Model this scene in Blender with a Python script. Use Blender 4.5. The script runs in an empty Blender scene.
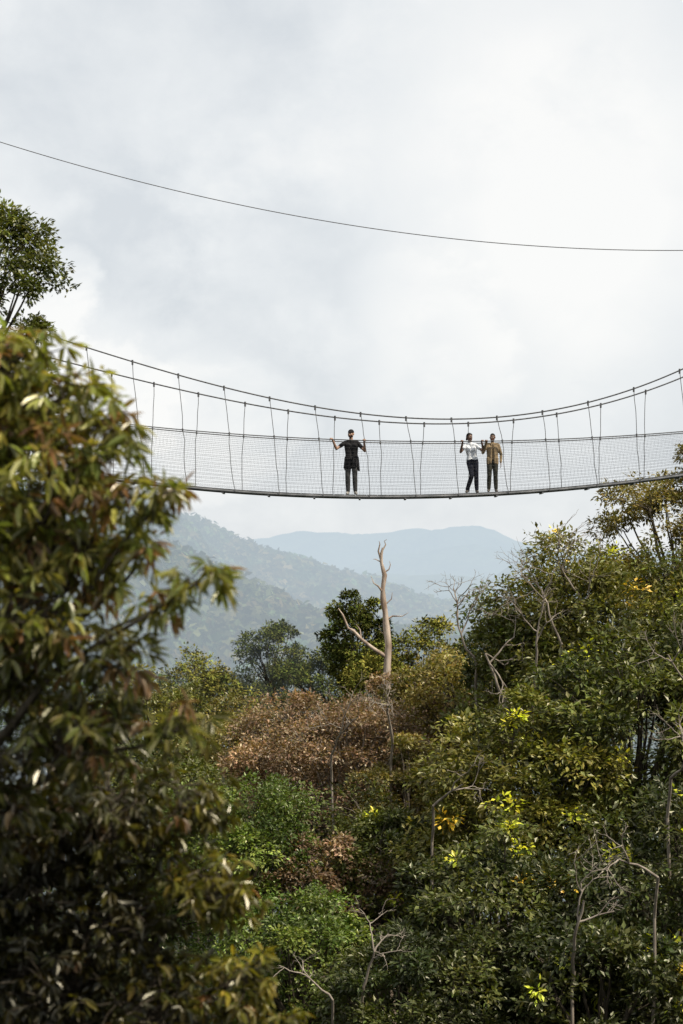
import bpy, math, random
import numpy as np
from mathutils import Vector, noise as mnoise
rng=np.random.default_rng(7); random.seed(7)
S=bpy.context.scene
COL=S.collection

# ---------------------------------------------------------------- helpers
def link(o,parent=None):
    COL.objects.link(o)
    if parent is not None: o.parent=parent
    return o
def empty(name,loc=(0,0,0)):
    o=bpy.data.objects.new(name,None); o.location=loc; o.empty_display_size=.5
    return link(o)
def nrm(a): return a/np.maximum(np.linalg.norm(a,axis=-1,keepdims=True),1e-9)

class MB:
    """collects verts / polygons / colours / material indices"""
    def __init__(s): s.V=[];s.F=[];s.C=[];s.M=[];s.SM=[];s.n=0
    def add(s,v,f,c=(.5,.5,.5),m=0,smooth=False):
        v=np.asarray(v,float).reshape(-1,3); f=np.asarray(f,int)
        s.V.append(v); s.F.append(f+s.n)
        c=np.asarray(c,float)
        if c.ndim==1: c=np.tile(c,(len(v),1))
        s.C.append(c); s.M.append(np.full(len(f),m)); s.SM.append(np.full(len(f),smooth)); s.n+=len(v)
    def build(s,name,mats,parent=None):
        V=np.concatenate(s.V); C=np.concatenate(s.C)
        loops=np.concatenate([f.ravel() for f in s.F]); cnt=np.concatenate([np.full(len(f),f.shape[1]) for f in s.F])
        me=bpy.data.meshes.new(name)
        me.vertices.add(len(V)); me.vertices.foreach_set('co',V.astype(np.float32).ravel())
        me.loops.add(len(loops)); me.loops.foreach_set('vertex_index',loops.astype(np.int32))
        me.polygons.add(len(cnt)); st=np.concatenate([[0],np.cumsum(cnt)[:-1]])
        me.polygons.foreach_set('loop_start',st.astype(np.int32))
        me.polygons.foreach_set('loop_total',cnt.astype(np.int32))
        me.polygons.foreach_set('material_index',np.concatenate(s.M).astype(np.int32))
        me.polygons.foreach_set('use_smooth',np.concatenate(s.SM).astype(bool))
        a=me.color_attributes.new('Col','FLOAT_COLOR','POINT')
        a.data.foreach_set('color',np.concatenate([C,np.ones((len(C),1))],1).astype(np.float32).ravel())
        for m in mats: me.materials.append(m)
        me.update(calc_edges=True); me.validate()
        return link(bpy.data.objects.new(name,me),parent)

def tube(mb,P,R,sides=6,c=(.3,.3,.3),m=0,smooth=True,cap=True):
    P=np.asarray(P,float); n=len(P); R=np.broadcast_to(np.asarray(R,float),(n,))
    T=nrm(np.gradient(P,axis=0)); ref=np.array([0,0,1.]) if abs(T[:,2]).mean()<.8 else np.array([0,1.,0])
    A=nrm(np.cross(T,ref)); B=np.cross(T,A)
    an=np.linspace(0,2*math.pi,sides,endpoint=False)
    V=P[:,None]+R[:,None,None]*(np.cos(an)[None,:,None]*A[:,None]+np.sin(an)[None,:,None]*B[:,None])
    i=np.arange(n-1)[:,None]*sides; j=np.arange(sides)[None]; k=(j+1)%sides
    F=np.stack([i+j,i+k,i+sides+k,i+sides+j],-1).reshape(-1,4)
    mb.add(V.reshape(-1,3),F,c,m,smooth)

def curvy(p0,p1,n=6,w=.1,sag=0):
    p0=np.array(p0,float);p1=np.array(p1,float);t=np.linspace(0,1,n)[:,None]
    P=p0+(p1-p0)*t; L=np.linalg.norm(p1-p0)
    off=rng.normal(size=(n,3))*w*L*.35; off=np.cumsum(off,0)*.5; off-=off[0]+(off[-1]-off[0])*t
    P=P+off; P[:,2]+=sag*L*4*(t*(1-t))[:,0]
    return P

# ---------------------------------------------------------------- materials
def newmat(name):
    m=bpy.data.materials.new(name); m.use_nodes=True; nt=m.node_tree; nt.nodes.clear()
    o=nt.nodes.new('ShaderNodeOutputMaterial'); return m,nt,o
def N(nt,t,**k):
    n=nt.nodes.new(t)
    for a,b in k.items(): setattr(n,a,b)
    return n
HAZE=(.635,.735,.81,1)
def add_haze(nt,shader,out,start=95,L=500.):  # distance haze painted into the material as emission, growing with world Y
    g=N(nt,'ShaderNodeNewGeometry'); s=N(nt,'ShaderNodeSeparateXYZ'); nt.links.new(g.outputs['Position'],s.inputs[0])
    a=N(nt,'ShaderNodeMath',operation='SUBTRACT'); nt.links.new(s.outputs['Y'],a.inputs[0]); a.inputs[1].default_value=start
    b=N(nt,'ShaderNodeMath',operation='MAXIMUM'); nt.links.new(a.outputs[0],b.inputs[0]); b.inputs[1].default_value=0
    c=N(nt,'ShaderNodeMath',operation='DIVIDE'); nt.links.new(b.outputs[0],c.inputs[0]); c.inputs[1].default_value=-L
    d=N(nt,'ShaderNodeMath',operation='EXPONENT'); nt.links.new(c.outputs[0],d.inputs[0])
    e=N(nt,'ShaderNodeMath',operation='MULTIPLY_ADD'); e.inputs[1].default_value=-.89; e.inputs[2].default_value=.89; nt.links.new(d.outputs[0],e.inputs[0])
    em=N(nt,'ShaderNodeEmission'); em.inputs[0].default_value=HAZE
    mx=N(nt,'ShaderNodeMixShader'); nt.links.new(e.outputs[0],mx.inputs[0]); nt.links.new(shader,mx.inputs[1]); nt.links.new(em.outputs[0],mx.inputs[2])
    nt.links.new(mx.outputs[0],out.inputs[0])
def leafmat(name,haze=False,trans=.25,gloss=.045,rough=.42):
    m,nt,o=newmat(name)
    at=N(nt,'ShaderNodeAttribute',attribute_name='Col')
    p=N(nt,'ShaderNodeBsdfDiffuse'); nt.links.new(at.outputs['Color'],p.inputs[0])
    if haze:
        add_haze(nt,p.outputs[0],o); return m
    t=N(nt,'ShaderNodeBsdfTranslucent')
    m2=N(nt,'ShaderNodeVectorMath',operation='MULTIPLY'); nt.links.new(at.outputs['Color'],m2.inputs[0]); m2.inputs[1].default_value=(1.7,1.7,.6); nt.links.new(m2.outputs[0],t.inputs[0])
    mx=N(nt,'ShaderNodeMixShader'); mx.inputs[0].default_value=trans; nt.links.new(p.outputs[0],mx.inputs[1]); nt.links.new(t.outputs[0],mx.inputs[2])
    g=N(nt,'ShaderNodeBsdfGlossy'); g.inputs['Roughness'].default_value=rough; g.inputs[0].default_value=(1,.96,.82,1)
    m3=N(nt,'ShaderNodeMixShader'); m3.inputs[0].default_value=gloss; nt.links.new(mx.outputs[0],m3.inputs[1]); nt.links.new(g.outputs[0],m3.inputs[2])
    nt.links.new(m3.outputs[0],o.inputs[0])
    return m
def noisemat(name,c1,c2,scale=8,rough=.8,spec=.3,metal=0,bump=.0,haze=False,stretch=(1,1,1)):
    m,nt,o=newmat(name)
    tc=N(nt,'ShaderNodeTexCoord'); mp=N(nt,'ShaderNodeMapping'); mp.inputs['Scale'].default_value=stretch; nt.links.new(tc.outputs['Object'],mp.inputs[0])
    nz=N(nt,'ShaderNodeTexNoise'); nz.inputs['Scale'].default_value=scale; nz.inputs['Detail'].default_value=5; nt.links.new(mp.outputs[0],nz.inputs['Vector'])
    cr=N(nt,'ShaderNodeValToRGB'); cr.color_ramp.elements[0].position=.35; cr.color_ramp.elements[1].position=.65
    cr.color_ramp.elements[0].color=(*c1,1); cr.color_ramp.elements[1].color=(*c2,1); nt.links.new(nz.outputs[0],cr.inputs[0])
    p=N(nt,'ShaderNodeBsdfPrincipled'); nt.links.new(cr.outputs[0],p.inputs['Base Color']); p.inputs['Roughness'].default_value=rough; p.inputs['Metallic'].default_value=metal; p.inputs['Specular IOR Level'].default_value=spec
    if bump:
        b=N(nt,'ShaderNodeBump'); b.inputs['Strength'].default_value=bump; b.inputs['Distance'].default_value=.05; nt.links.new(nz.outputs[0],b.inputs['Height']); nt.links.new(b.outputs[0],p.inputs['Normal'])
    if haze: add_haze(nt,p.outputs[0],o)
    else: nt.links.new(p.outputs[0],o.inputs[0])
    return m
LEAF=leafmat('leaf'); LEAFH=leafmat('leaf_hazy',True)
LEAFF=leafmat('leaf_foreground',False,.40,.05,.35)
BARK=noisemat('bark',(.04,.032,.022),(.12,.10,.075),6,.9,.2,bump=.5,stretch=(1,1,.2))
PALE=noisemat('pale_bark',(.17,.14,.115),(.35,.30,.25),5,.85,.2,bump=.5,stretch=(1,1,.2))
DEADW=noisemat('dead_wood',(.19,.125,.085),(.56,.46,.38),3.2,.8,.2,bump=.6,stretch=(1,1,.35))
GROUNDM=noisemat('forest_floor',(.010,.014,.006),(.025,.03,.013),.5,.95,.1,bump=.6,haze=True)

# ---------------------------------------------------------------- terrain
def sm(a,b,x):
    t=np.clip((x-a)/(b-a),0,1); return t*t*(3-2*t)
def ground_h(x,y):
    x=np.asarray(x,float); y=np.asarray(y,float)
    h=-1.75-20*sm(2,36,y)+2*sm(55,85,y)-45*sm(95,260,y)-60*sm(260,700,y)
    f=np.exp(-((y-55)/38)**2)
    h=h+f*(1.6*np.maximum(0,-x-8)+1.1*np.maximum(0,x-4))*np.exp(-np.maximum(0,abs(x)-30)/40)
    h=h+.5*np.sin(x*.37+y*.11)+.4*np.sin(y*.29-x*.2)
    return h
def make_ground():
    xs=np.concatenate([-np.geomspace(5000,60,30),np.linspace(-58,58,80),np.geomspace(60,5000,30)])
    ys=np.concatenate([[-400,-100,-40],np.linspace(-20,120,90),np.geomspace(124,9000,60)])
    X,Y=np.meshgrid(xs,ys); Z=ground_h(X,Y)
    Z=np.where(Y<2,-1.75+0*Z,Z)
    V=np.stack([X,Y,Z],-1).reshape(-1,3); nx=len(xs)
    i=np.arange(len(ys)-1)[:,None]*nx; j=np.arange(nx-1)[None]
    F=np.stack([i+j,i+j+1,i+nx+j+1,i+nx+j],-1).reshape(-1,4)
    mb=MB(); mb.add(V,F,(.03,.04,.02),0,True); mb.build('ground',[GROUNDM])
make_ground()

# ---------------------------------------------------------------- foliage primitives
def leaves(mb,C,D,Nn,L,W,col,m=1,detailed=False):
    n=len(C); D=nrm(D); Sd=nrm(np.cross(D,Nn)); Up=np.cross(Sd,D)
    L=L[:,None];W=W[:,None]
    if not detailed:
        v=np.stack([C,C+D*L*.45+Sd*W*.5+Up*L*.04,C+D*L-Up*L*.08,C+D*L*.45-Sd*W*.5+Up*L*.04],1)
        F=np.arange(n*4).reshape(n,4); mb.add(v.reshape(-1,3),F,np.repeat(col,4,0),m)
    else:
        b=C;t=C+D*L-Up*L*.16
        l1=C+D*L*.28+Sd*W*.42+Up*W*.15;l2=C+D*L*.65+Sd*W*.38+Up*(W*.12-L*.04)
        r1=C+D*L*.28-Sd*W*.42+Up*W*.15;r2=C+D*L*.65-Sd*W*.38+Up*(W*.12-L*.04)
        v=np.stack([b,l1,l2,t,r2,r1],1); q=np.arange(n)[:,None]*6
        F=np.concatenate([q+np.array([[0,3,2,1]]),q+np.array([[0,5,4,3]])],0)
        mb.add(v.reshape(-1,3),F,np.repeat(col,6,0),m)
def rdir(n): return nrm(rng.normal(size=(n,3)))
def clumps(mb,cen,cr,per,L,asp,cols,m=1,detailed=False,droop=.2,up=1.0,out=None):
    k=len(cen); idx=np.repeat(np.arange(k),per); n=len(idx)
    d=rdir(n); d[:,2]=d[:,2]*.6
    if out is not None: d=nrm(d+out[idx]*.5)
    rad=cr*rng.uniform(.15,1,n)[:,None]
    P=cen[idx]+d*rad
    D=d*1.0+rng.normal(size=(n,3))*.35; D[:,2]-=droop
    Nn=np.array([0,0,up])+rng.normal(size=(n,3))*.45+d*.35
    ll=L*rng.uniform(.65,1.25,n)
    c=cols[idx]*rng.uniform(.6,1.5,(n,1))*rng.uniform(.88,1.12,(n,3))
    leaves(mb,P,D,Nn,ll,ll*asp*rng.uniform(.8,1.2,n),c,m,detailed)

# ---------------------------------------------------------------- distant hills
def hillmat():
    m,nt,o=newmat('forested_hill')
    g=N(nt,'ShaderNodeNewGeometry')
    v=N(nt,'ShaderNodeTexVoronoi'); v.inputs['Scale'].default_value=.085; nt.links.new(g.outputs['Position'],v.inputs['Vector'])
    nz=N(nt,'ShaderNodeTexNoise'); nz.inputs['Scale'].default_value=.012; nz.inputs['Detail'].default_value=8; nz.inputs['Roughness'].default_value=.65; nt.links.new(g.outputs['Position'],nz.inputs['Vector'])
    ad=N(nt,'ShaderNodeMath',operation='MULTIPLY_ADD'); nt.links.new(v.outputs['Distance'],ad.inputs[0]); ad.inputs[1].default_value=-.05; nt.links.new(nz.outputs[0],ad.inputs[2])
    cr=N(nt,'ShaderNodeValToRGB'); cr.color_ramp.elements[0].position=.2; cr.color_ramp.elements[1].position=.6
    cr.color_ramp.elements[0].color=(.008,.018,.012,1); cr.color_ramp.elements[1].color=(.085,.10,.05,1); nt.links.new(ad.outputs[0],cr.inputs[0])
    d=N(nt,'ShaderNodeBsdfDiffuse'); nt.links.new(cr.outputs[0],d.inputs[0])
    b=N(nt,'ShaderNodeBump',invert=True); b.inputs['Strength'].default_value=1; b.inputs['Distance'].default_value=7; nt.links.new(v.outputs['Distance'],b.inputs['Height']); nt.links.new(b.outputs[0],d.inputs['Normal'])
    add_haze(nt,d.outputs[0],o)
    return m
HILLM=hillmat()
def hill(y0,crest,depth,base,rough,seed,nx=420,ny=100,canopy=0,crown=4.,xr=None):
    cx=np.array([c[0] for c in crest]);cz=np.array([c[1] for c in crest])
    xs=np.linspace(cx[0],cx[-1],nx); ts=np.linspace(-1,1,ny)
    cr=np.interp(xs,cx,cz); k=np.hanning(15);k/=k.sum(); cr=np.convolve(np.pad(cr,7,'edge'),k,'valid')
    V=np.zeros((ny,nx,3)); sc=depth*.35
    for a,t in enumerate(ts):
        sh=math.cos(t*math.pi/2)**1.2 if abs(t)<1 else 0
        for b,x in enumerate(xs):
            y=y0+t*depth
            n=mnoise.fractal(Vector((x/sc,y/sc,seed)),1,2,4)
            r=1-abs(mnoise.noise(Vector((x/(sc*.8),y/(sc*1.5),seed+5))))*2
            n2=mnoise.fractal(Vector((x/(rough*6),y/(rough*6),seed+9)),.8,2.2,3)
            w=min(1,abs(t)*3.5)
            z=base+(cr[b]-base)*sh+(n*.20+(r-.6)*.22)*(cr[b]-base)*w*sh+n2*rough*.7
            V[a,b]=(x,y,z)
    i=np.arange(ny-1)[:,None]*nx; j=np.arange(nx-1)[None]
    F=np.stack([i+j,i+j+1,i+nx+j+1,i+nx+j],-1).reshape(-1,4)
    mb=MB(); mb.add(V.reshape(-1,3),F,(.1,.1,.1),0,True)
    if canopy:   # tree crowns of leaf clusters covering the slope
        fa=rng.uniform(ny*.12,ny*.55,canopy); gx=rng.uniform(xr[0],xr[1],canopy)
        fb=(gx-xs[0])/(xs[1]-xs[0]); a0=fa.astype(int); b0=np.clip(fb.astype(int),0,nx-2); ta=(fa-a0)[:,None]; tb=(fb-b0)[:,None]
        c=V[a0,b0]*(1-ta)*(1-tb)+V[a0+1,b0]*ta*(1-tb)+V[a0,b0+1]*(1-ta)*tb+V[a0+1,b0+1]*ta*tb
        r=crown*rng.uniform(.55,1.35,canopy); c[:,2]+=r*.25
        q=32; idx=np.repeat(np.arange(canopy),q); d=rdir(canopy*q); d[:,2]=np.abs(d[:,2])
        P=c[idx]+d*r[idx][:,None]*rng.uniform(.8,1.05,(len(idx),1))
        col=np.array([.055,.068,.030])*rng.uniform(.45,1.7,(canopy,1))*np.stack([rng.uniform(.7,1.6,canopy),np.ones(canopy),rng.uniform(.8,1.2,canopy)],1)
        col=col[idx]*rng.uniform(.6,1.4,(len(idx),1))
        D=rng.normal(size=(len(idx),3)); D=D-d*(D*d).sum(1,keepdims=True)*.8
        ll=r[idx]*.62; leaves(mb,P,D,d+rng.normal(size=d.shape)*.35,ll,ll*.8,col,1)
    mb.build('hill',[HILLM,LEAFH])
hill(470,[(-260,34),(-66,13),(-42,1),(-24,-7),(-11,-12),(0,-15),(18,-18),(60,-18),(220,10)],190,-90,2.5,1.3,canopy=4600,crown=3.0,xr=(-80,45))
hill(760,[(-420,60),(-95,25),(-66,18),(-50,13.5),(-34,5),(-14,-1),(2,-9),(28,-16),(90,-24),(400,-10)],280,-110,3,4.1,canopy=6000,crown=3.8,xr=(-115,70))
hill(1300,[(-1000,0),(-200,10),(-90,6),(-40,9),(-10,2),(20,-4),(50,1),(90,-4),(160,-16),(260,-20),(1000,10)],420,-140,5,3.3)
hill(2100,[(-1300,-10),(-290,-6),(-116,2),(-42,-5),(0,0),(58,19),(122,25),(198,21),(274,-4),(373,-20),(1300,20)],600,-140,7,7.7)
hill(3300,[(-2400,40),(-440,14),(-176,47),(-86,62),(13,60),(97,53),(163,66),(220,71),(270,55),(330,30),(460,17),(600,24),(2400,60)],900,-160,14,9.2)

PAL={'deep_shade':((.030,.042,.012),(.082,.090,.020)),  # low trees: darker leaf colour stands in for shade low down
     'dark':((.048,.062,.015),(.120,.128,.028)),
     'olive':((.115,.102,.028),(.225,.180,.052)),
     'brown':((.150,.100,.062),(.265,.175,.105)),
     'green':((.068,.112,.020),(.145,.180,.036)),
     'mid':((.088,.098,.020),(.195,.180,.038))}
def tree(name,x,y,zt,r,h,kind,leaf=.17,asp=.5,nl=30,nc=20,per=20,acc=.0,mat=None,trunkmat=None,flat=1.0,lobe=.30,bare=.25,minz=-.7):
    mb=MB(); c0=np.array([x,y,zt-h*.5]); R=np.array([r,r,h*.5])
    nl=int(nl*1.3)
    a,b=[np.array(q) for q in PAL[kind]]
    gz=float(ground_h(x,y))-.3
    fork=np.array([x+rng.uniform(-.3,.3),y+rng.uniform(.1,.6),zt-h*.75])
    tr=.04*r+.05
    tp=curvy((x+rng.uniform(-.6,.6),y+rng.uniform(0,.6),gz),fork,8,.05)
    tube(mb,tp,np.linspace(tr*1.7,tr*.9,8),8,m=0)
    i=np.arange(nl); ph=i*2.39996+rng.uniform(0,6); zz=1-(1-minz)*(i+.5)/nl
    rr=np.sqrt(np.maximum(0,1-zz**2)); dirs=nrm(np.stack([rr*np.cos(ph),rr*np.sin(ph),zz],1)+rng.normal(size=(nl,3))*.18)
    for d in dirs:
        lr=r*rng.uniform(lobe*.62,lobe*1.4); lc=c0+d*R*rng.uniform(.60,1.04)-d*lr*.4
        lt=rng.uniform(0,1); lobecol=(a*(1-lt)+b*lt)*rng.uniform(.6,1.4)
        mid=fork+(lc-fork)*.5+np.array([0,0,.1*h*rng.uniform(-.3,.6)])
        P=np.concatenate([curvy(fork,mid,4,.12),curvy(mid,lc,4,.15)[1:]])
        tube(mb,P,np.linspace(tr*.42,tr*.10,len(P)),5,m=0)
        cd=nrm(rdir(nc)+d*.55+np.array([0,0,.35]))
        cc=lc+cd*np.array([1,1,.75*flat])*lr*rng.uniform(.45,1.12,(nc,1))
        tt=rng.uniform(0,1,(nc,1)); cols=lobecol*(.7+.7*tt)
        if acc>0 and d[1]<.35 and rng.uniform()<acc*4:    # yellowing spray of leaves at the crown surface
            k=int(rng.integers(1,4)); o_=np.argsort(-(cd@nrm(d+np.array([0,-.6,.4]))))[:k]
            cols[o_]=np.array([.64,.65,.06] if rng.uniform()<.85 else [.70,.48,.06])*rng.uniform(.8,1.15)
        clumps(mb,cc,lr*.36,per,leaf,asp,cols,1,out=cd)
        for q in cc[rng.uniform(size=nc)<bare]:
            tube(mb,curvy(lc-d*lr*.3,q,4,.25),np.linspace(tr*.10,tr*.03,4),4,m=0)
    return mb.build(name,[trunkmat or BARK,mat or LEAF])
T='rainforest_tree'
# right-hand slope
tree(T,8.0,62,1.2,3.3,7.5,'mid',.19,.45,48,24,22,acc=.08)
tree(T,11.2,67,4.0,2.7,8,'olive',.15,.5,42,24,24)
tree(T,5.9,63,-.5,2.5,6,'dark',.17,.5,34,22,20,acc=.03)
tree(T,3.9,67,-2.3,2.5,6,'olive',.15,.5,34,22,20)
tree(T,8.6,56,-1.6,3.2,7.5,'dark',.20,.45,46,24,22,acc=.08)
tree(T,12.2,58,.5,3.2,9,'dark',.19,.45,38,22,20,acc=.06)
tree(T,4.9,55,-3.6,2.9,7,'mid',.18,.5,46,24,22,acc=.08)
tree(T,8.4,50,-5.6,3.3,7,'deep_shade',.19,.45,42,22,20,acc=.07)
tree(T,3.9,50,-6.4,2.6,6.5,'deep_shade',.17,.5,40,22,22,acc=.06)
tree(T,6.3,47,-7.9,2.6,6,'deep_shade',.18,.5,34,20,20,acc=.05)
# middle
tree(T,-.2,65,-3.9,3.6,6.5,'brown',.12,.55,62,26,28,flat=.75,trunkmat=PALE,lobe=.24)
tree(T,2.6,69,-3.3,2.8,6,'brown',.12,.55,44,24,26,flat=.75,trunkmat=PALE,lobe=.25)
tree(T,2.2,61,-5.0,2.2,5.5,'olive',.12,.55,38,24,24,flat=.8,trunkmat=PALE,lobe=.26)
tree(T,-3.2,72,-4.4,2.8,6.5,'olive',.13,.55,38,24,24,flat=.8)
tree(T,-2.9,56,-5.8,2.4,6,'green',.13,.55,42,26,24)
tree(T,1.2,57,-6.2,2.4,6,'dark',.14,.55,36,24,22,trunkmat=PALE,acc=.05)
tree(T,-.9,51,-7.7,2.1,5.5,'green',.13,.55,34,22,22)
tree(T,-.2,56,-7.2,2.0,5.5,'brown',.12,.55,30,22,22,trunkmat=PALE)
tree(T,1.4,47,-8.3,2.1,5,'deep_shade',.15,.5,30,22,20)
tree(T,-5.8,62,-5.2,3.0,7,'dark',.17,.5,38,22,20)
tree(T,-7.5,78,-4.0,3.2,7,'mid',.16,.5,34,20,20)
tree(T,-1.5,74,-6.0,3.2,7,'dark',.18,.5,30,18,18)
tree(T,1.4,73,-5.6,3.0,7,'dark',.18,.5,30,18,18)
tree(T,-.4,70,-5.4,2.6,7,'brown',.14,.5,30,18,18)
# behind
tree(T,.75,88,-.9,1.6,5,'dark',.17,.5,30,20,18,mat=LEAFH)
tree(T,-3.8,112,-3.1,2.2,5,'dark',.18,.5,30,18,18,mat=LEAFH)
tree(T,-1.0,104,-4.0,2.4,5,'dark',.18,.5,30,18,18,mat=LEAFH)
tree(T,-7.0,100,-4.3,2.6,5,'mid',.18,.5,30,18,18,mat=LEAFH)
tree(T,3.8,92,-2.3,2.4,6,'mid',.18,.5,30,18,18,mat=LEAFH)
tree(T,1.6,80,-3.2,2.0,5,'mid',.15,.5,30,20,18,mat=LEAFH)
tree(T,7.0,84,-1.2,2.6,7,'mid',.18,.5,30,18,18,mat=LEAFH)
# top-left crown behind the foreground tree
tree(T,-6.95,36,7.5,1.75,7.4,'dark',.10,.5,48,26,26)

# distant forest mass
mb=MB()
for k in range(80):
    y=rng.uniform(118,230); x=rng.uniform(-.2,.22)*y; r=rng.uniform(2.2,3.8)
    zt=-6.2-.045*(y-118)*1.6+rng.uniform(-1.2,.8)
    gz=float(ground_h(x,y)); tube(mb,curvy((x,y,gz-.3),(x,y,zt-r),5,.04),np.linspace(.3,.15,5),5,m=0)
    d=nrm(rdir(60)+np.array([0,0,.5])); cc=np.array([x,y,zt-r*.9])+d*np.array([r,r,r*.9])*rng.uniform(.7,1.05,(60,1))
    col=np.array([.065,.08,.026])*rng.uniform(.6,1.5)*np.array([rng.uniform(.8,1.5),1,1])
    clumps(mb,cc,r*.26,14,.34,.5,np.tile(col,(60,1))*rng.uniform(.6,1.4,(60,1)),1)
mb.build('distant_forest',[BARK,LEAFH])
# undergrowth on the valley sides
mb=MB(); n=3000
ux=rng.uniform(-16,18,n); uy=rng.uniform(34,100,n); uz=ground_h(ux,uy)+rng.uniform(.2,3.6,n)
clumps(mb,np.stack([ux,uy,uz],1),.75,20,.28,.5,np.array([.035,.045,.016])*rng.uniform(.6,1.7,(n,1)),1)
for k in range(0,n,6): tube(mb,curvy((ux[k],uy[k],uz[k]-3.4),(ux[k],uy[k],uz[k]),4,.1),[.03,.025,.02,.01],4,m=0)
mb.build('undergrowth',[BARK,LEAF])

# ---------------------------------------------------------------- foreground tree (left)
def fg_tree(name,base,fork,lobes,pal,leaf,nc,per,mat,asp=.3,redf=.14):
    mb=MB(); tube(mb,curvy(base,fork,9,.05),np.linspace(.17,.09,9),10,m=0)
    fork=np.array(fork)
    for lb in lobes:
        x,y,z,r=lb[:4]; shade_mul=lb[4] if len(lb)>4 else 1.  # per-lobe factor paints shade on the lower lobes into the leaf colour
        lc=np.array([x,y,z]); P=curvy(fork,lc,8,.10,sag=.05)
        tube(mb,P,np.linspace(.038,.008,8),6,m=0)
        k=max(5,int(nc*(r/.35)**2)); cd=rdir(k); cd[:,2]=cd[:,2]*.8+.1
        cc=lc+cd*r*rng.uniform(.35,1.15,(k,1))
        ts=rng.uniform(0,1,(k,1)); cols=(np.array(pal[0])*(1-ts)+np.array(pal[1])*ts)*rng.uniform(.65,1.35,(k,1))*shade_mul
        br=rng.uniform(size=k)<redf; cols[br]=np.array([.22,.125,.05])*rng.uniform(.7,1.2)*shade_mul
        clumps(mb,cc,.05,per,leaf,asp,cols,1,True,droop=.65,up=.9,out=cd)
        for q in cc: tube(mb,curvy(lc+rng.normal(size=3)*r*.25,q,5,.18),np.linspace(.007,.003,5),4,m=0)
    return mb.build(name,[BARK,mat])
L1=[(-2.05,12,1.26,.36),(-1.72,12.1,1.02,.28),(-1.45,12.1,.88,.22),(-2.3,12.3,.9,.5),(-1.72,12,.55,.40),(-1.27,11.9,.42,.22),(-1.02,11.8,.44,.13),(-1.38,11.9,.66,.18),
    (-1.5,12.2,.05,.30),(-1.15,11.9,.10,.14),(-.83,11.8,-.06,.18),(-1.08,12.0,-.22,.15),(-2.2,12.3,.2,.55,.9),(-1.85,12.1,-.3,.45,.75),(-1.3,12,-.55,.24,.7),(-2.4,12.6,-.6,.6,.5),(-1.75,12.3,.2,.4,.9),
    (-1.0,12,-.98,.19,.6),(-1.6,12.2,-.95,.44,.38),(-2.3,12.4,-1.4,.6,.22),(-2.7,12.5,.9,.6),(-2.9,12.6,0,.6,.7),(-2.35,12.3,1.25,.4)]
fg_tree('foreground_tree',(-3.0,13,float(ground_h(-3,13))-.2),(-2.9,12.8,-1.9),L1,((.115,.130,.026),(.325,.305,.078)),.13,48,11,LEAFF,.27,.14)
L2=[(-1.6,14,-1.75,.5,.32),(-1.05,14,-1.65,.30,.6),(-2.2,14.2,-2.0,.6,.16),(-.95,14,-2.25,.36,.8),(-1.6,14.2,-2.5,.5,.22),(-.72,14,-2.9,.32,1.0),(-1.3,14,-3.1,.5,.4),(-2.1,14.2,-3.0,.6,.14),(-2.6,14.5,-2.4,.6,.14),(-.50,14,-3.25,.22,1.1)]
fg_tree('foreground_tree',(-2.4,15,float(ground_h(-2.4,15))-.2),(-2.2,14.8,-4.2),L2,((.055,.060,.014),(.230,.195,.028)),.10,60,11,LEAFF,.36,.05)  # darker palette and lobe factors put lower-left shade into the leaves

# ---------------------------------------------------------------- dead and bare trees
def bare(mb,p,d,L,r,depth):
    d=nrm(np.array(d,float)); q=np.array(p)+d*L; P=curvy(p,q,6,.18)
    tube(mb,P,np.linspace(r,r*.6,6),5 if depth<2 else 7,m=0)
    if depth<=0: return
    for k in range(random.choice([2,3])):
        i=random.choice([3,4,5,5]); nd=d+rng.normal(size=3)*.65; nd[2]+=.05
        bare(mb,P[i],nd,L*random.uniform(.5,.8),r*.62,depth-1)
def bare_tree(x,y,z0,d,L,r,dep,mat=PALE,g=True):
    mb=MB()
    if g: tube(mb,curvy((x,y+.8,float(ground_h(x,y))-.3),(x,y+.5,z0-1),8,.05),np.linspace(r*1.6,r,8),6,m=0); tube(mb,curvy((x,y+.5,z0-1),(x,y,z0),4,.1),r,6,m=0)
    bare(mb,(x,y,z0),d,L,r,dep); mb.build('bare_tree',[mat])
bare_tree(4.9,60,-4.2,(-.35,0,1),1.8,.05,5)
bare_tree(4.2,62,-2.9,(-.5,0,1),1.3,.045,5)
bare_tree(7.1,60,-2.2,(0,0,1),1.5,.045,4)
bare_tree(6.5,59,-2.2,(-.4,0,1),1.5,.04,5)
bare_tree(5.6,58,-2.9,(.1,-.2,1),1.3,.04,4)
bare_tree(5.3,45.5,-8.6,(.15,-.3,1),1.2,.04,4)
bare_tree(.5,46,-9.6,(.3,-.2,1),.9,.035,4)
bare_tree(-.2,46,-9.9,(-.6,-.2,.6),.9,.03,4)
bare_tree(7.9,48,-5.0,(.2,-.9,.6),1.3,.04,4)
bare_tree(7.2,45.5,-7.0,(-.8,-.3,.4),1.1,.035,4)
bare_tree(1.5,60,-4.9,(-.1,-.7,.8),1.2,.04,5)
bare_tree(-.3,60.6,-5.6,(.3,-.6,.8),1.1,.035,4)
bare_tree(2.4,52.5,-6.2,(.6,-.4,.5),1.1,.035,4)
bare_tree(9.2,53,-3.1,(-.5,-.4,.7),1.2,.035,4)

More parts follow.
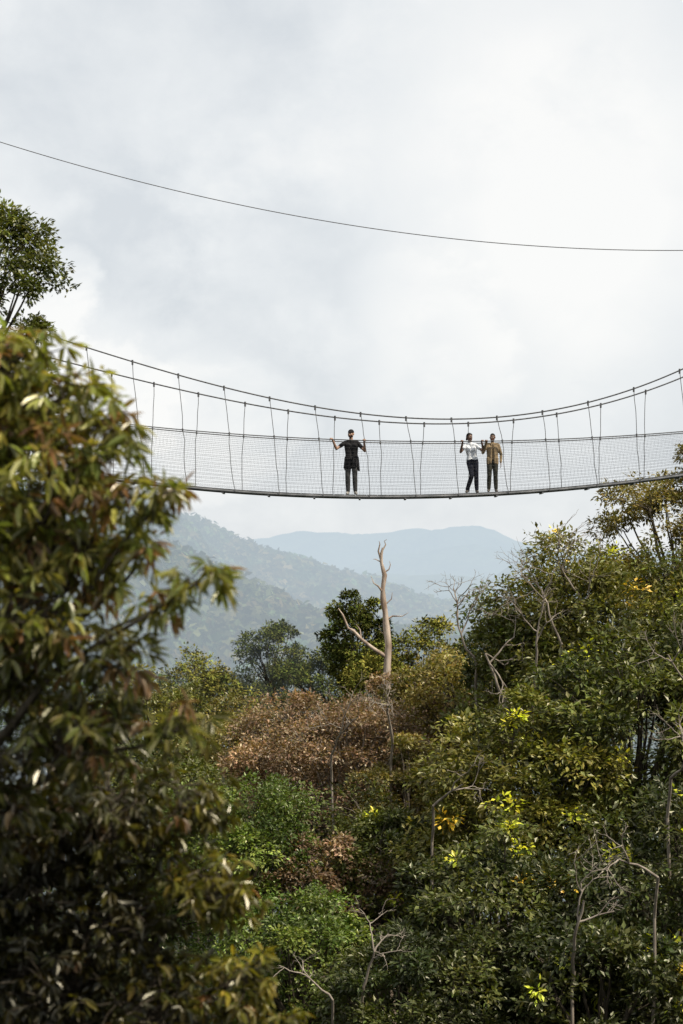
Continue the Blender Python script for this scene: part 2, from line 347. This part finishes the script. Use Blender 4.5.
mb=MB(); y=76
tube(mb,[(1.9,y,float(ground_h(1.75,y))-.4),(1.8,y,-8),(1.74,y,-3.6),(1.79,y,-2.9),(1.71,y,-2.2),(1.66,y,-1.6),(1.58,y,-1.1),(1.57,y,-.7),(1.64,y,-.2),(1.52,y,.25),(1.50,y,.55),(1.57,y,.85)],np.array([.26,.2,.16,.145,.15,.115,.13,.09,.11,.065,.075,.04])*.88,10,m=0)
tube(mb,[(1.7,y,-3.3),(1.2,y-.1,-2.98),(.75,y-.2,-2.62),(.45,y-.2,-2.3),(.25,y-.2,-2.2),(.05,y-.2,-1.7),(-.12,y-.2,-1.45)],np.array([.095,.085,.07,.07,.05,.04,.015])*.85,8,m=0)
def stub(*P,r=.04): tube(mb,P,np.linspace(r*.9,.008,len(P)),6,m=0)
stub((1.51,y,.35),(1.40,y,.72),(1.46,y,.98),(1.43,y,1.1),r=.05)
stub((1.56,y,.75),(1.68,y,.96),(1.63,y,1.1),(1.72,y,1.16),r=.035)
stub((1.6,y,-.9),(1.40,y-.1,-.62),(1.22,y-.1,-.5),(1.12,y,-.22),r=.05)
stub((1.5,y,.3),(1.28,y,.42),(1.2,y,.40),r=.03)
stub((1.66,y,-1.9),(1.95,y,-1.75),(2.3,y,-1.76),(2.55,y,-1.62),r=.05)
stub((1.62,y,-.1),(1.8,y,.02),(1.86,y,.2),(1.82,y,.34),r=.035)
stub((.75,y-.2,-2.6),(.70,y-.2,-2.25),(.55,y-.2,-2.05),r=.03)
stub((1.68,y,-1.3),(1.9,y,-1.1),(1.93,y,-.85),r=.03)
stub((1.72,y,-2.5),(1.5,y,-2.35),(1.42,y,-2.1),r=.035)
mb.build('dead_tree',[DEADW])

# ---------------------------------------------------------------- footbridge
YB=55.; K=.0275
def fit(pts,deg=3,wend=None):
    a=np.array([( (u-341.5)*K,(570-v)*K) for u,v in pts]); return np.poly1d(np.polyfit(a[:,0],a[:,1],deg))
CN=fit([(62,342),(150,368),(240,392),(330,411),(400,419.5),(470,420.5),(530,414),(600,399),(683,370)])
CF=fit([(62,359),(150,381),(240,400),(320,415),(400,422),(470,422.5),(530,417),(600,403),(683,377)])
RL=fit([(100,425),(200,429),(280,435),(360,441),(430,445),(500,444),(560,441),(620,436),(683,431)],2)
DK=fit([(100,478),(150,483),(220,488.5),(290,493),(350,496),(430,497),(500,494.5),(560,489),(620,482.5),(683,474)],2)
STEEL=noisemat('galvanised_steel',(.16,.165,.17),(.30,.30,.31),9,.5,.5,metal=.4)
ROPE=noisemat('dark_wire_rope',(.07,.07,.075),(.15,.15,.15),20,.7,.3)
NETM=noisemat('grey_net_wire',(.06,.06,.062),(.10,.10,.102),20,.9,.0)
ALU=noisemat('deck_aluminium',(.10,.105,.11),(.20,.20,.205),3,.55,.4,metal=.2)
X0,X1=-17.,19.
br=empty('suspension_footbridge',(0,0,0))
xs=np.linspace(X0,X1,181)
def spread(x): return .42+.0035*(x-2.5)**2
def line(f,yo): return np.stack([xs,YB+yo*np.ones_like(xs),f(xs)],1)
def cab(f,sg): return np.stack([xs,YB+sg*spread(xs),f(xs)],1)
mb=MB(); tube(mb,cab(CN,-1),.019,8); tube(mb,cab(CF,1),.019,8); mb.build('main_cables',[ROPE],br)
mb=MB()
for yo in (-.42,.42): tube(mb,line(RL,yo),.014,8)
mb.build('handrails',[ROPE],br)
mb=MB()
for yo in (-.38,.38):
    tube(mb,np.stack([xs,YB+yo+0*xs,DK(xs)-.03],1),.036,6)
for x in np.arange(X0,X1,.30):   # planks
    z=DK(x); dz=DK(x+.29)-z
    V=[(x,YB-.36,z),(x+.285,YB-.36,z+dz),(x+.285,YB+.36,z+dz),(x,YB+.36,z)]
    V=V+[(a,b,c+.035) for a,b,c in V]
    mb.add(V,[(0,3,2,1),(4,5,6,7),(0,1,5,4),(1,2,6,5),(2,3,7,6),(3,0,4,7)])
for x in np.arange(X0,X1,1.25):
    z=DK(x)-.065; V=[(x-.025,YB-.44,z),(x+.025,YB-.44,z),(x+.025,YB+.44,z),(x-.025,YB+.44,z)]
    V=V+[(a,b,c-.03) for a,b,c in V]
    mb.add(V,[(0,1,2,3),(7,6,5,4),(0,4,5,1),(1,5,6,2),(2,6,7,3),(3,7,4,0)])
mb.build('deck',[ALU],br)
mb=MB()
def hanger(x,f,sg,shift):
    top=np.array([x,YB+sg*spread(x),f(x)]); x2=x+shift*.45
    mid=np.array([x2,YB+sg*.43,RL(x2)]); x3=x+shift; bot=np.array([x3,YB+sg*.42,DK(x3)-.05])
    P=np.concatenate([curvy(top,mid,5,.06),curvy(mid,bot,7,.06)[1:]])
    tube(mb,P,.0095,5)
    tube(mb,[top+(0,0,.045),top-(0,0,.09)],.026,6)
    tube(mb,[mid+(0,0,.035),mid-(0,0,.035)],.022,6)
for i,x in enumerate(np.arange(-15.6,18,1.24)):
    hanger(x,CN,-1,.28+rng.uniform(-.08,.08)); hanger(x+.50+rng.uniform(-.05,.05),CF,1,.02+rng.uniform(-.12,.12))
mb.build('hangers',[ROPE],br)
mb=MB()
xn=np.linspace(X0,X1,91)
for yo in (-.41,.41):
    for k in range(1,15):
        t=k/15; z=RL(xn)*(1-t)+DK(xn)*t
        tube(mb,np.stack([xn,YB+yo+0*xn,z+rng.normal(size=len(xn))*.004],1),.0032,3)
    for x in np.arange(X0,X1,.10):
        for s in (.22,-.22):
            a=min(max(x+s,X0),X1); P=np.stack([np.linspace(x,a,4),np.full(4,YB+yo),np.linspace(float(RL(x)),float(DK(a)),4)],1); tube(mb,P,.0009,3)
mb.build('side_nets',[NETM],br)
mb=MB()
for x in (X0,X1):
    for yo in (-1.6,1.6):
        g=float(ground_h(x,YB+yo)); tube(mb,[(x,YB+yo,min(g,0)-1),(x,YB+yo*.95,CN(x)+.4)],.16,10)
    tube(mb,[(x,YB-1.6,CN(x)),(x,YB+1.6,CN(x))],.12,8)
    tube(mb,[(x,YB-1.6,DK(x)-.2),(x,YB+1.6,DK(x)-.2)],.12,8)
mb.build('towers',[STEEL],br)
# high safety cable
a=np.array([((u-341.5)*.031,(570-v)*.031) for u,v in [(-60,123),(0,142),(120,174),(230,204),(330,223),(420,236),(520,244),(600,248),(683,250),(740,250)]])
f=np.poly1d(np.polyfit(a[:,0],a[:,1],3)); xx=np.linspace(-13,13,80)
mb=MB(); tube(mb,np.stack([xx,62+0*xx,f(xx)],1),.0135,6); mb.build('overhead_cable',[ROPE])

# ---------------------------------------------------------------- people
def capsule(p0,p1,r0,r1,seg=14,ring=5):
    p0=np.array(p0,float);p1=np.array(p1,float);d=p1-p0;L=np.linalg.norm(d)
    if L<1e-6: d=np.array([0,0,1.]);L=1e-6
    d=d/max(L,1e-9); ref=np.array([0,1.,0]) if abs(d[1])<.8 else np.array([1.,0,0])
    A=nrm(np.cross(d,ref));B=np.cross(d,A); pr=[]
    for i in range(ring): t=math.pi/2*(i+.35)/ring; pr.append((-math.cos(t)*r0,math.sin(t)*r0,0))
    pr.append((0,r0,0)); pr.append((0,r1,1))
    for i in range(ring-1,-1,-1): t=math.pi/2*(i+.35)/ring; pr.append((math.cos(t)*r1,math.sin(t)*r1,1))
    an=np.linspace(0,2*math.pi,seg,endpoint=False); V=[]
    for (o,r,e) in pr:
        c=p0+d*(L*e+o); V.extend(c+r*(math.cos(t)*A+math.sin(t)*B) for t in an)
    F=[]; n=len(pr)
    for i in range(n-1):
        for j in range(seg): F.append([i*seg+j,i*seg+(j+1)%seg,(i+1)*seg+(j+1)%seg,(i+1)*seg+j])
    V.append(p0-d*r0);V.append(p1+d*r1); T=[]
    for j in range(seg): T.append([n*seg,(j+1)%seg,j]); T.append([n*seg+1,(n-1)*seg+j,(n-1)*seg+(j+1)%seg])
    return np.array(V),F,T
def fuse(name,bones,mats,parent,voxel=.009,smooth=4):
    V=[];F=[];n=0
    for b in bones:
        v,f,t=capsule(*b[:4]); V.extend(v.tolist()); F+= [[k+n for k in q] for q in f]+[[k+n for k in q] for q in t]; n+=len(v)
    me=bpy.data.meshes.new('tmp'); me.from_pydata(V,[],F); me.update(); o=link(bpy.data.objects.new('tmp',me))
    m=o.modifiers.new('r','REMESH'); m.mode='VOXEL'; m.voxel_size=voxel
    s=o.modifiers.new('s','SMOOTH'); s.factor=.5; s.iterations=smooth
    dg=bpy.context.evaluated_depsgraph_get(); m2=bpy.data.meshes.new_from_object(o.evaluated_get(dg)); bpy.data.objects.remove(o)
    m2.name=name; m2.materials.clear()
    for q in mats: m2.materials.append(q)
    nf=len(m2.polygons); C=np.zeros(nf*3); m2.polygons.foreach_get('center',C); C=C.reshape(-1,3)
    best=np.full(nf,1e9); lab=np.zeros(nf,int)
    for b in bones:
        p0=np.array(b[0]);p1=np.array(b[1]);d=p1-p0; t=np.clip(((C-p0)@d)/max(d@d,1e-9),0,1)
        D=np.linalg.norm(C-(p0+t[:,None]*d),axis=1)-(b[2]+(b[3]-b[2])*t)
        k=D<best; best[k]=D[k]; lab[k]=b[4]
    m2.polygons.foreach_set('material_index',lab.astype(np.int32)); m2.polygons.foreach_set('use_smooth',np.ones(nf,bool)); m2.update()
    return link(bpy.data.objects.new(name,m2),parent)
def cloth(name,c): return noisemat(name,tuple(.8*q for q in c),tuple(min(1,1.15*q) for q in c),14,.9,.15,bump=.3)
BLACK=cloth('black_cotton',(.018,.018,.020)); CHAR=cloth('charcoal_trousers',(.06,.06,.06)); WHITE=cloth('white_cotton',(.72,.74,.78))
KHAKI=cloth('khaki_jacket',(.27,.20,.12)); OLIVE=cloth('dark_olive_trousers',(.045,.045,.035)); NAVY=cloth('navy_trousers',(.018,.02,.03))
SKINL=noisemat('tan_skin',(.36,.21,.14),(.44,.27,.19),20,.55,.4); SKIND=noisemat('dark_skin',(.13,.072,.048),(.18,.10,.066),20,.5,.4)
SHOE=noisemat('shoe_leather',(.06,.05,.04),(.12,.10,.08),20,.6,.4); SHOEL=noisemat('light_shoe',(.30,.28,.25),(.42,.40,.36),20,.6,.4)
HAIR=noisemat('black_hair',(.008,.007,.006),(.02,.016,.014),40,.8,.3); EYEW=noisemat('eye_white',(.6,.6,.6),(.7,.7,.7),5,.3); LIP=noisemat('lips',(.18,.06,.05),(.24,.09,.07),5,.5)
def hand_grip(w,k,lab,ax=(1,0,0)):
    w=np.array(w,float);k=np.array(k,float);ax=np.array(ax,float);B=[]
    kn=k+np.array([0,.018,.032])
    for s,l in ((-.03,.9),(-.01,1.05),(.011,1.),(.031,.8)):
        B.append((w+ax*s*.5,kn+ax*s,.017,.014,lab))
        a=kn+ax*s; b=a+np.array([0,-.036*l,.002]); c=b+np.array([0,-.012,-.028*l]); d=c+np.array([0,.016*l,-.02*l])
        B+=[(a,b,.0105,.0098,lab),(b,c,.0098,.009,lab),(c,d,.009,.0075,lab)]
    sg=-1 if w[0]>k[0] else 1
    t0=w+(kn-w)*.35+ax*.022*sg; t1=t0*.35+(k+ax*.04*sg+np.array([0,.01,-.02]))*.65; t2=k+ax*.045*sg+np.array([0,-.012,-.032])
    B+=[(t0,t1,.014,.0115,lab),(t1,t2,.0115,.009,lab)]
    return B
def hand_relaxed(w,lab,side):
    w=np.array(w,float);B=[]
    for s,l in ((-.03,.95),(-.01,1.05),(.011,1.),(.031,.8)):
        kn=w+np.array([side*.005,s,-.085]); B.append((w+np.array([0,s*.5,0]),kn,.016,.013,lab))
        b=kn+np.array([0,-.006,-.04*l]);c=b+np.array([-side*.008,-.008,-.026*l]);d=c+np.array([-side*.012,-.006,-.018*l])
        B+=[(kn,b,.0105,.0095,lab),(b,c,.0095,.009,lab),(c,d,.009,.0075,lab)]
    t0=w+np.array([0,-.022,-.03]); t1=t0+np.array([-side*.006,-.028,-.035]); t2=t1+np.array([-side*.004,-.006,-.03])
    return B+[(t0,t1,.014,.0115,lab),(t1,t2,.0115,.009,lab)]
# material slots: 0 skin 1 shirt 2 trousers 3 shoes
def person(name,x,z0,sc,mats,arms,legs,female=False,sleeve=.55,turn=0.,lean=0.,extras=None,head_tilt=0.):
    root=empty(name,(x,YB-.02,z0)); root.scale=(sc,)*3
    B=[];hip=.085 if not female else .09; sw=.175 if not female else .15
    lx=lean
    def T(p):
        p=np.array(p,float); p[0]+=lx*max(0,p[2]-.95); return p
    for s in (-1,1):
        B+=[(T((s*.075,0,1.0)),T((s*(.062 if female else .072),0,1.12)),.104,.098 if not female else .084,1),
            (T((s*(.062 if female else .072),0,1.12)),T((s*.085,-.005,1.33)),.098 if not female else .084,.108 if not female else .094,1),
            (T((s*.085,-.005,1.33)),T((s*(sw-.045),.005,1.425)),.104 if not female else .09,.060,1),
            (T((s*.02,.01,1.46)),T((s*sw,.0,1.43)),.050,.058,1),
            (T((s*.07,.01,.93)),T((s*.075,0,.99)),.106,.104,2)]
        if female: B.append((T((s*.07,-.065,1.30)),T((s*.07,-.07,1.29)),.055,.05,1))
    B.append((T((0,.012,1.46)),T((0,-.002,1.58)),.054,.050,0))
    B.append((T((0,.01,1.43)),T((0,.006,1.485)),.068,.060,1))
    for s,(kn,an,toe) in zip((-1,1),legs):
        h=np.array([s*hip,0,.92]); kn=np.array(kn,float);an=np.array(an,float);toe=np.array(toe,float)
        B+=[(h,kn,.096,.070,2),(kn,kn*.6+an*.4+np.array([0,.012,0]),.068,.070,2),(kn*.6+an*.4+np.array([0,.012,0]),an+np.array([0,0,.03]),.070,.058,2),
            (an+np.array([0,.02,-.035]),toe,.044,.036,3),(an,an+np.array([0,.02,-.035]),.044,.044,3),(toe,toe+np.array([0,-.02,-.002]),.036,.032,3)]
    for s,(el,wr,grip) in zip((-1,1),arms):
        sh=T((s*sw,0,1.43)); el=np.array(el,float);wr=np.array(wr,float)
        q=sh+(el-sh)*sleeve if sleeve<1 else el
        B.append((sh,q,.058,.056 if sleeve<1 else .050,1))
        lab=0 if sleeve<1 else 1
        if sleeve<1: B.append((q,el,.043,.039,0))
        m=el+(wr-el)*.35
        B+=[(el,m,.039+.006*lab,.039+.006*lab,lab),(m,wr,.039+.006*lab,.025+.010*lab,lab)]
        if grip is not None: B+=hand_grip(wr,grip,0)
        else: B+=hand_relaxed(wr+np.array([0,0,-.01]),0,s)
    fuse('body',B,mats,root)
    hx=T((0,0,1.66))[0]+head_tilt*.03
    def H(p):
        c,s_=math.cos(turn),math.sin(turn); return np.array([hx+p[0]*c-p[1]*s_,-.008+p[0]*s_+p[1]*c,1.665+p[2]])
    hb=[(H((0,.018,.035)),H((0,.03,.03)),.080,.078,0),(H((0,-.02,.03)),H((0,-.018,0)),.070,.066,0),(H((0,-.022,-.03)),H((0,-.04,-.075)),.055,.034,0),
        (H((-.03,-.01,-.05)),H((.03,-.01,-.05)),.040,.040,0),(H((0,-.088,.005)),H((0,-.104,-.026)),.008,.014,0),(H((-.013,-.090,-.028)),H((.013,-.090,-.028)),.010,.010,0),
        (H((-.03,-.080,.026)),H((.03,-.080,.026)),.012,.012,0),(H((-.042,-.062,-.012)),H((-.03,-.065,-.03)),.020,.018,0),(H((.042,-.062,-.012)),H((.03,-.065,-.03)),.020,.018,0),
        (H((0,.02,-.03)),H((0,0,-.11)),.05,.05,0)]
    for s in (-1,1): hb.append((H((s*.080,.012,.012)),H((s*.078,.008,-.022)),.016,.011,0))
    fuse('head',hb,[mats[0]],root,.006,3)
    eb=MB()
    def cp(p0,p1,r0,r1,m):
        v,f,t=capsule(p0,p1,r0,r1,10,4); eb.add(v,f,m=m,smooth=True); eb.add(v,t,m=m,smooth=True)
    for s in (-1,1):
        cp(H((s*.031,-.080,.004)),H((s*.033,-.080,.004)),.012,.012,0); cp(H((s*.031,-.089,.004)),H((s*.031,-.0895,.004)),.0055,.0055,1)
        cp(H((s*.018,-.092,.026)),H((s*.046,-.084,.028)),.0045,.0035,1)
    cp(H((-.022,-.082,-.052)),H((.022,-.082,-.052)),.0055,.0055,2); cp(H((-.016,-.083,-.060)),H((.016,-.083,-.060)),.006,.006,2)
    eb.build('face_details',[EYEW,HAIR,LIP],root)
    if extras: extras(root,H,T)
    return root
def ex_man(root,H,T):
    fuse('cap',[(H((0,.018,.058)),H((0,.03,.055)),.082,.080,0),(H((0,-.02,.056)),H((0,0,.06)),.076,.078,0),(H((-.04,-.10,.050)),H((.04,-.10,.050)),.010,.010,0),(H((-.035,-.125,.046)),H((.035,-.125,.046)),.009,.009,0),(H((-.02,-.15,.042)),H((.02,-.15,.042)),.009,.009,0)],[BLACK],root,.007,2)
    fuse('beard',[(H((-.048,-.04,-.045)),H((0,-.060,-.088)),.024,.022,0),(H((.048,-.04,-.045)),H((0,-.060,-.088)),.024,.022,0)],[HAIR],root,.007,2)
    b=[]
    for i in range(14):
        a=i/14*2*math.pi; c=np.array([math.cos(a)*.165,math.sin(a)*.105,1.0])
        b.append((c,c+np.array([math.cos(a)*.04,math.sin(a)*.03,-.20-.14*(math.sin(a*3+1)*.3+.7*(abs(math.cos(a))))]),.034,.024,0))
        a2=(i+1)/14*2*math.pi; b.append((c+(0,0,.02),np.array([math.cos(a2)*.165,math.sin(a2)*.105,1.02]),.034,.034,0))
    b+=[((-.03,-.14,1.0),(-.07,-.16,.72),.035,.022,0),((.03,-.14,1.0),(.06,-.16,.76),.035,.022,0)]
    fuse('tied_jacket',b,[BLACK],root,.010,3)
def ex_woman(root,H,T):
    fuse('hair',[(H((0,.03,.05)),H((0,.05,.02)),.092,.09,0),(H((-.06,.03,.0)),H((-.07,.05,-.06)),.04,.033,0),(H((.06,.03,.0)),H((.07,.05,-.06)),.04,.033,0),(H((0,.07,.06)),H((0,.10,.08)),.06,.055,0),(H((-.03,-.025,.075)),H((.03,-.025,.075)),.045,.045,0)],[HAIR],root,.008,2)
def ex_man2(root,H,T):
    fuse('hair',[(H((0,.022,.052)),H((0,.034,.04)),.080,.078,0),(H((0,-.012,.060)),H((0,0,.062)),.068,.074,0)],[HAIR],root,.007,2)
    b=[]
    for s in (-1,1):
        b+=[(T((s*.12,-.05,1.02)),T((s*.125,-.05,.88)),.066,.058,0),(T((s*.12,.05,1.02)),T((s*.12,.05,.88)),.066,.06,0),(T((s*.05,-.085,1.35)),T((s*.07,-.085,.9)),.04,.04,0),(T((s*.05,.09,1.0)),T((s*.05,.09,.88)),.055,.055,0),
            (T((s*.055,-.03,1.50)),T((s*.03,-.085,1.42)),.02,.016,0)]
    fuse('jacket_front',b,[KHAKI],root,.009,3)
def railpt(root_x,z0,sc,dx,far=False):
    xw=root_x+dx*sc; return np.array([dx,(-.42+.02)/sc,(RL(xw)-z0)/sc])
x=.28; z0=DK(x)+.037; sc=1.0
g1=railpt(x,z0,sc,-.56); g2=railpt(x,z0,sc,.34)
person('man',x,z0,sc,[SKINL,BLACK,CHAR,SHOEL],
   [((-.42,-.14,1.255),g1+(.03,.10,-.0),g1),((.36,-.10,1.20),g2+(.0,.10,-.01),g2)],
   [((-.11,-.05,.50),(-.10,.02,.09),(-.13,-.13,.036)),((.085,-.03,.50),(.10,.03,.09),(.13,-.12,.036))],
   extras=ex_man,turn=-.35,lean=-.03)
x=3.60; z0=DK(x)+.037; sc=.92
g1=railpt(x,z0,sc,-.34); g2=railpt(x,z0,sc,.27)
person('woman',x,z0,sc,[SKIND,WHITE,NAVY,SHOE],
   [((-.36,-.14,1.22),g1+(.03,.10,.0),g1),((.33,-.12,1.23),g2+(-.02,.10,.0),g2)],
   [((-.03,-.16,.52),(-.15,.06,.09),(-.19,-.08,.036)),((.11,-.04,.50),(.13,.02,.09),(.15,-.13,.036))],
   female=True,extras=ex_woman,turn=.35,lean=-.12,sleeve=.5)
x=4.15; z0=DK(x)+.037; sc=.90
g1=railpt(x,z0,sc,-.22)
person('man',x,z0,sc,[SKIND,KHAKI,OLIVE,SHOE],
   [((-.30,-.10,1.20),g1+(.02,.10,.0),g1),((.265,.02,1.15),(.25,-.06,.92),None)],
   [((-.10,-.06,.50),(-.11,.02,.09),(-.14,-.12,.036)),((.09,-.03,.50),(.11,.03,.09),(.13,-.12,.036))],
   extras=ex_man2,turn=-.3,sleeve=1.0)

# ---------------------------------------------------------------- world, sun, camera
SUN_EL=52; SUN_AZ=118   # azimuth clockwise from +Y
w=bpy.data.worlds.new('World'); S.world=w; w.use_nodes=True; nt=w.node_tree; nt.nodes.clear()
o=N(nt,'ShaderNodeOutputWorld'); bg=N(nt,'ShaderNodeBackground'); nt.links.new(bg.outputs[0],o.inputs[0])
bg.inputs[1].default_value=.1
sky=N(nt,'ShaderNodeTexSky'); sky.sky_type='NISHITA'; sky.sun_disc=False; sky.sun_elevation=math.radians(SUN_EL); sky.sun_rotation=math.radians(SUN_AZ)
tc=N(nt,'ShaderNodeTexCoord')
def cloud(scale,stretch,loc,det,rough=.5,dist=0):
    mp=N(nt,'ShaderNodeMapping'); mp.inputs['Scale'].default_value=stretch; mp.inputs['Location'].default_value=loc; nt.links.new(tc.outputs['Generated'],mp.inputs[0])
    n=N(nt,'ShaderNodeTexNoise'); n.inputs['Scale'].default_value=scale; n.inputs['Detail'].default_value=det; n.inputs['Roughness'].default_value=rough; n.inputs['Distortion'].default_value=dist
    nt.links.new(mp.outputs[0],n.inputs['Vector']); return n.outputs[0]
def M(op,a,b=None,c=None):
    n=N(nt,'ShaderNodeMath',operation=op)
    for i,v in enumerate((a,b,c)):
        if v is None: continue
        if isinstance(v,(int,float)): n.inputs[i].default_value=v
        else: nt.links.new(v,n.inputs[i])
    return n.outputs[0]
n1=cloud(3.6,(1,1,1.5),(3.1,1.2,.35),6,.5,.3)
n2=cloud(12,(1,1,1.4),(7.1,.2,2.35),8,.55,.25)
n3=cloud(26,(1,1,1.2),(2.1,5.2,1.3),8,.6,.2)
base=M('ADD',M('MULTIPLY',M('SUBTRACT',n1,.5),.7),M('ADD',M('MULTIPLY',M('SUBTRACT',n2,.5),1.1),M('MULTIPLY',M('SUBTRACT',n3,.5),.6)))
def bank(direction,rad,amp,soft=.35):   # a brighter or darker bank of cloud in that part of the sky
    v=Vector(direction).normalized(); d=N(nt,'ShaderNodeVectorMath',operation='DISTANCE'); nt.links.new(tc.outputs['Generated'],d.inputs[0]); d.inputs[1].default_value=v
    dd=M('ADD',d.outputs['Value'],M('ADD',M('MULTIPLY',M('SUBTRACT',n2,.5),.12),M('MULTIPLY',M('SUBTRACT',n3,.5),.05)))
    mr=N(nt,'ShaderNodeMapRange',interpolation_type='SMOOTHSTEP'); nt.links.new(dd,mr.inputs[0]); mr.inputs[1].default_value=rad*soft; mr.inputs[2].default_value=rad; mr.inputs[3].default_value=amp; mr.inputs[4].default_value=0
    return mr.outputs[0]
tot=base
for q in (((-.165,1,.10),.055,.45,.75),((-.125,1,.085),.045,.40,.7),((-.07,1,.075),.04,.35,.6),((.11,1,.21),.11,.34,.4),((.12,1,.14),.08,.25,.4),((.05,1,.12),.05,.28,.5),((-.10,1,.26),.13,-.18,.3),((-.04,1,.15),.07,-.14,.3),((-.10,1,.16),.05,-.15,.3),((.16,1,.09),.05,-.10,.3)):
    tot=M('ADD',tot,bank(*q))
r=N(nt,'ShaderNodeValToRGB'); nt.links.new(M('ADD',tot,.45),r.inputs[0]); e=r.color_ramp.elements
e[0].position=.08; e[0].color=(7.2,7.6,7.95,1); e[1].position=.95; e[1].color=(10.0,10.0,9.85,1)
x_=r.color_ramp.elements.new(.50); x_.color=(8.5,8.78,8.95,1)
mx=N(nt,'ShaderNodeMixRGB'); mx.inputs[0].default_value=.94
nt.links.new(sky.outputs[0],mx.inputs[1]); nt.links.new(r.outputs[0],mx.inputs[2]); nt.links.new(mx.outputs[0],bg.inputs[0])
sl=bpy.data.lights.new('sun','SUN'); sl.energy=5.0; sl.angle=math.radians(1.5); sl.color=(1,.91,.75)
so=link(bpy.data.objects.new('sun',sl)); el,az=math.radians(SUN_EL),math.radians(SUN_AZ)
tosun=Vector((math.sin(az)*math.cos(el),math.cos(az)*math.cos(el),math.sin(el))); so.rotation_euler=tosun.to_track_quat('Z','Y').to_euler()
cam=bpy.data.cameras.new('camera'); co=link(bpy.data.objects.new('camera',cam)); co.location=(0,0,0); co.rotation_euler=(math.radians(90),0,0)
cam.sensor_fit='VERTICAL'; cam.sensor_height=36; cam.sensor_width=24; cam.lens=2000/1024*36; cam.shift_y=58/1024
cam.clip_start=.1; cam.clip_end=20000
cam.dof.use_dof=True; cam.dof.focus_distance=55; cam.dof.aperture_fstop=2.2
S.camera=co
S.view_settings.view_transform='Standard'; S.view_settings.look='None'; S.view_settings.exposure=0
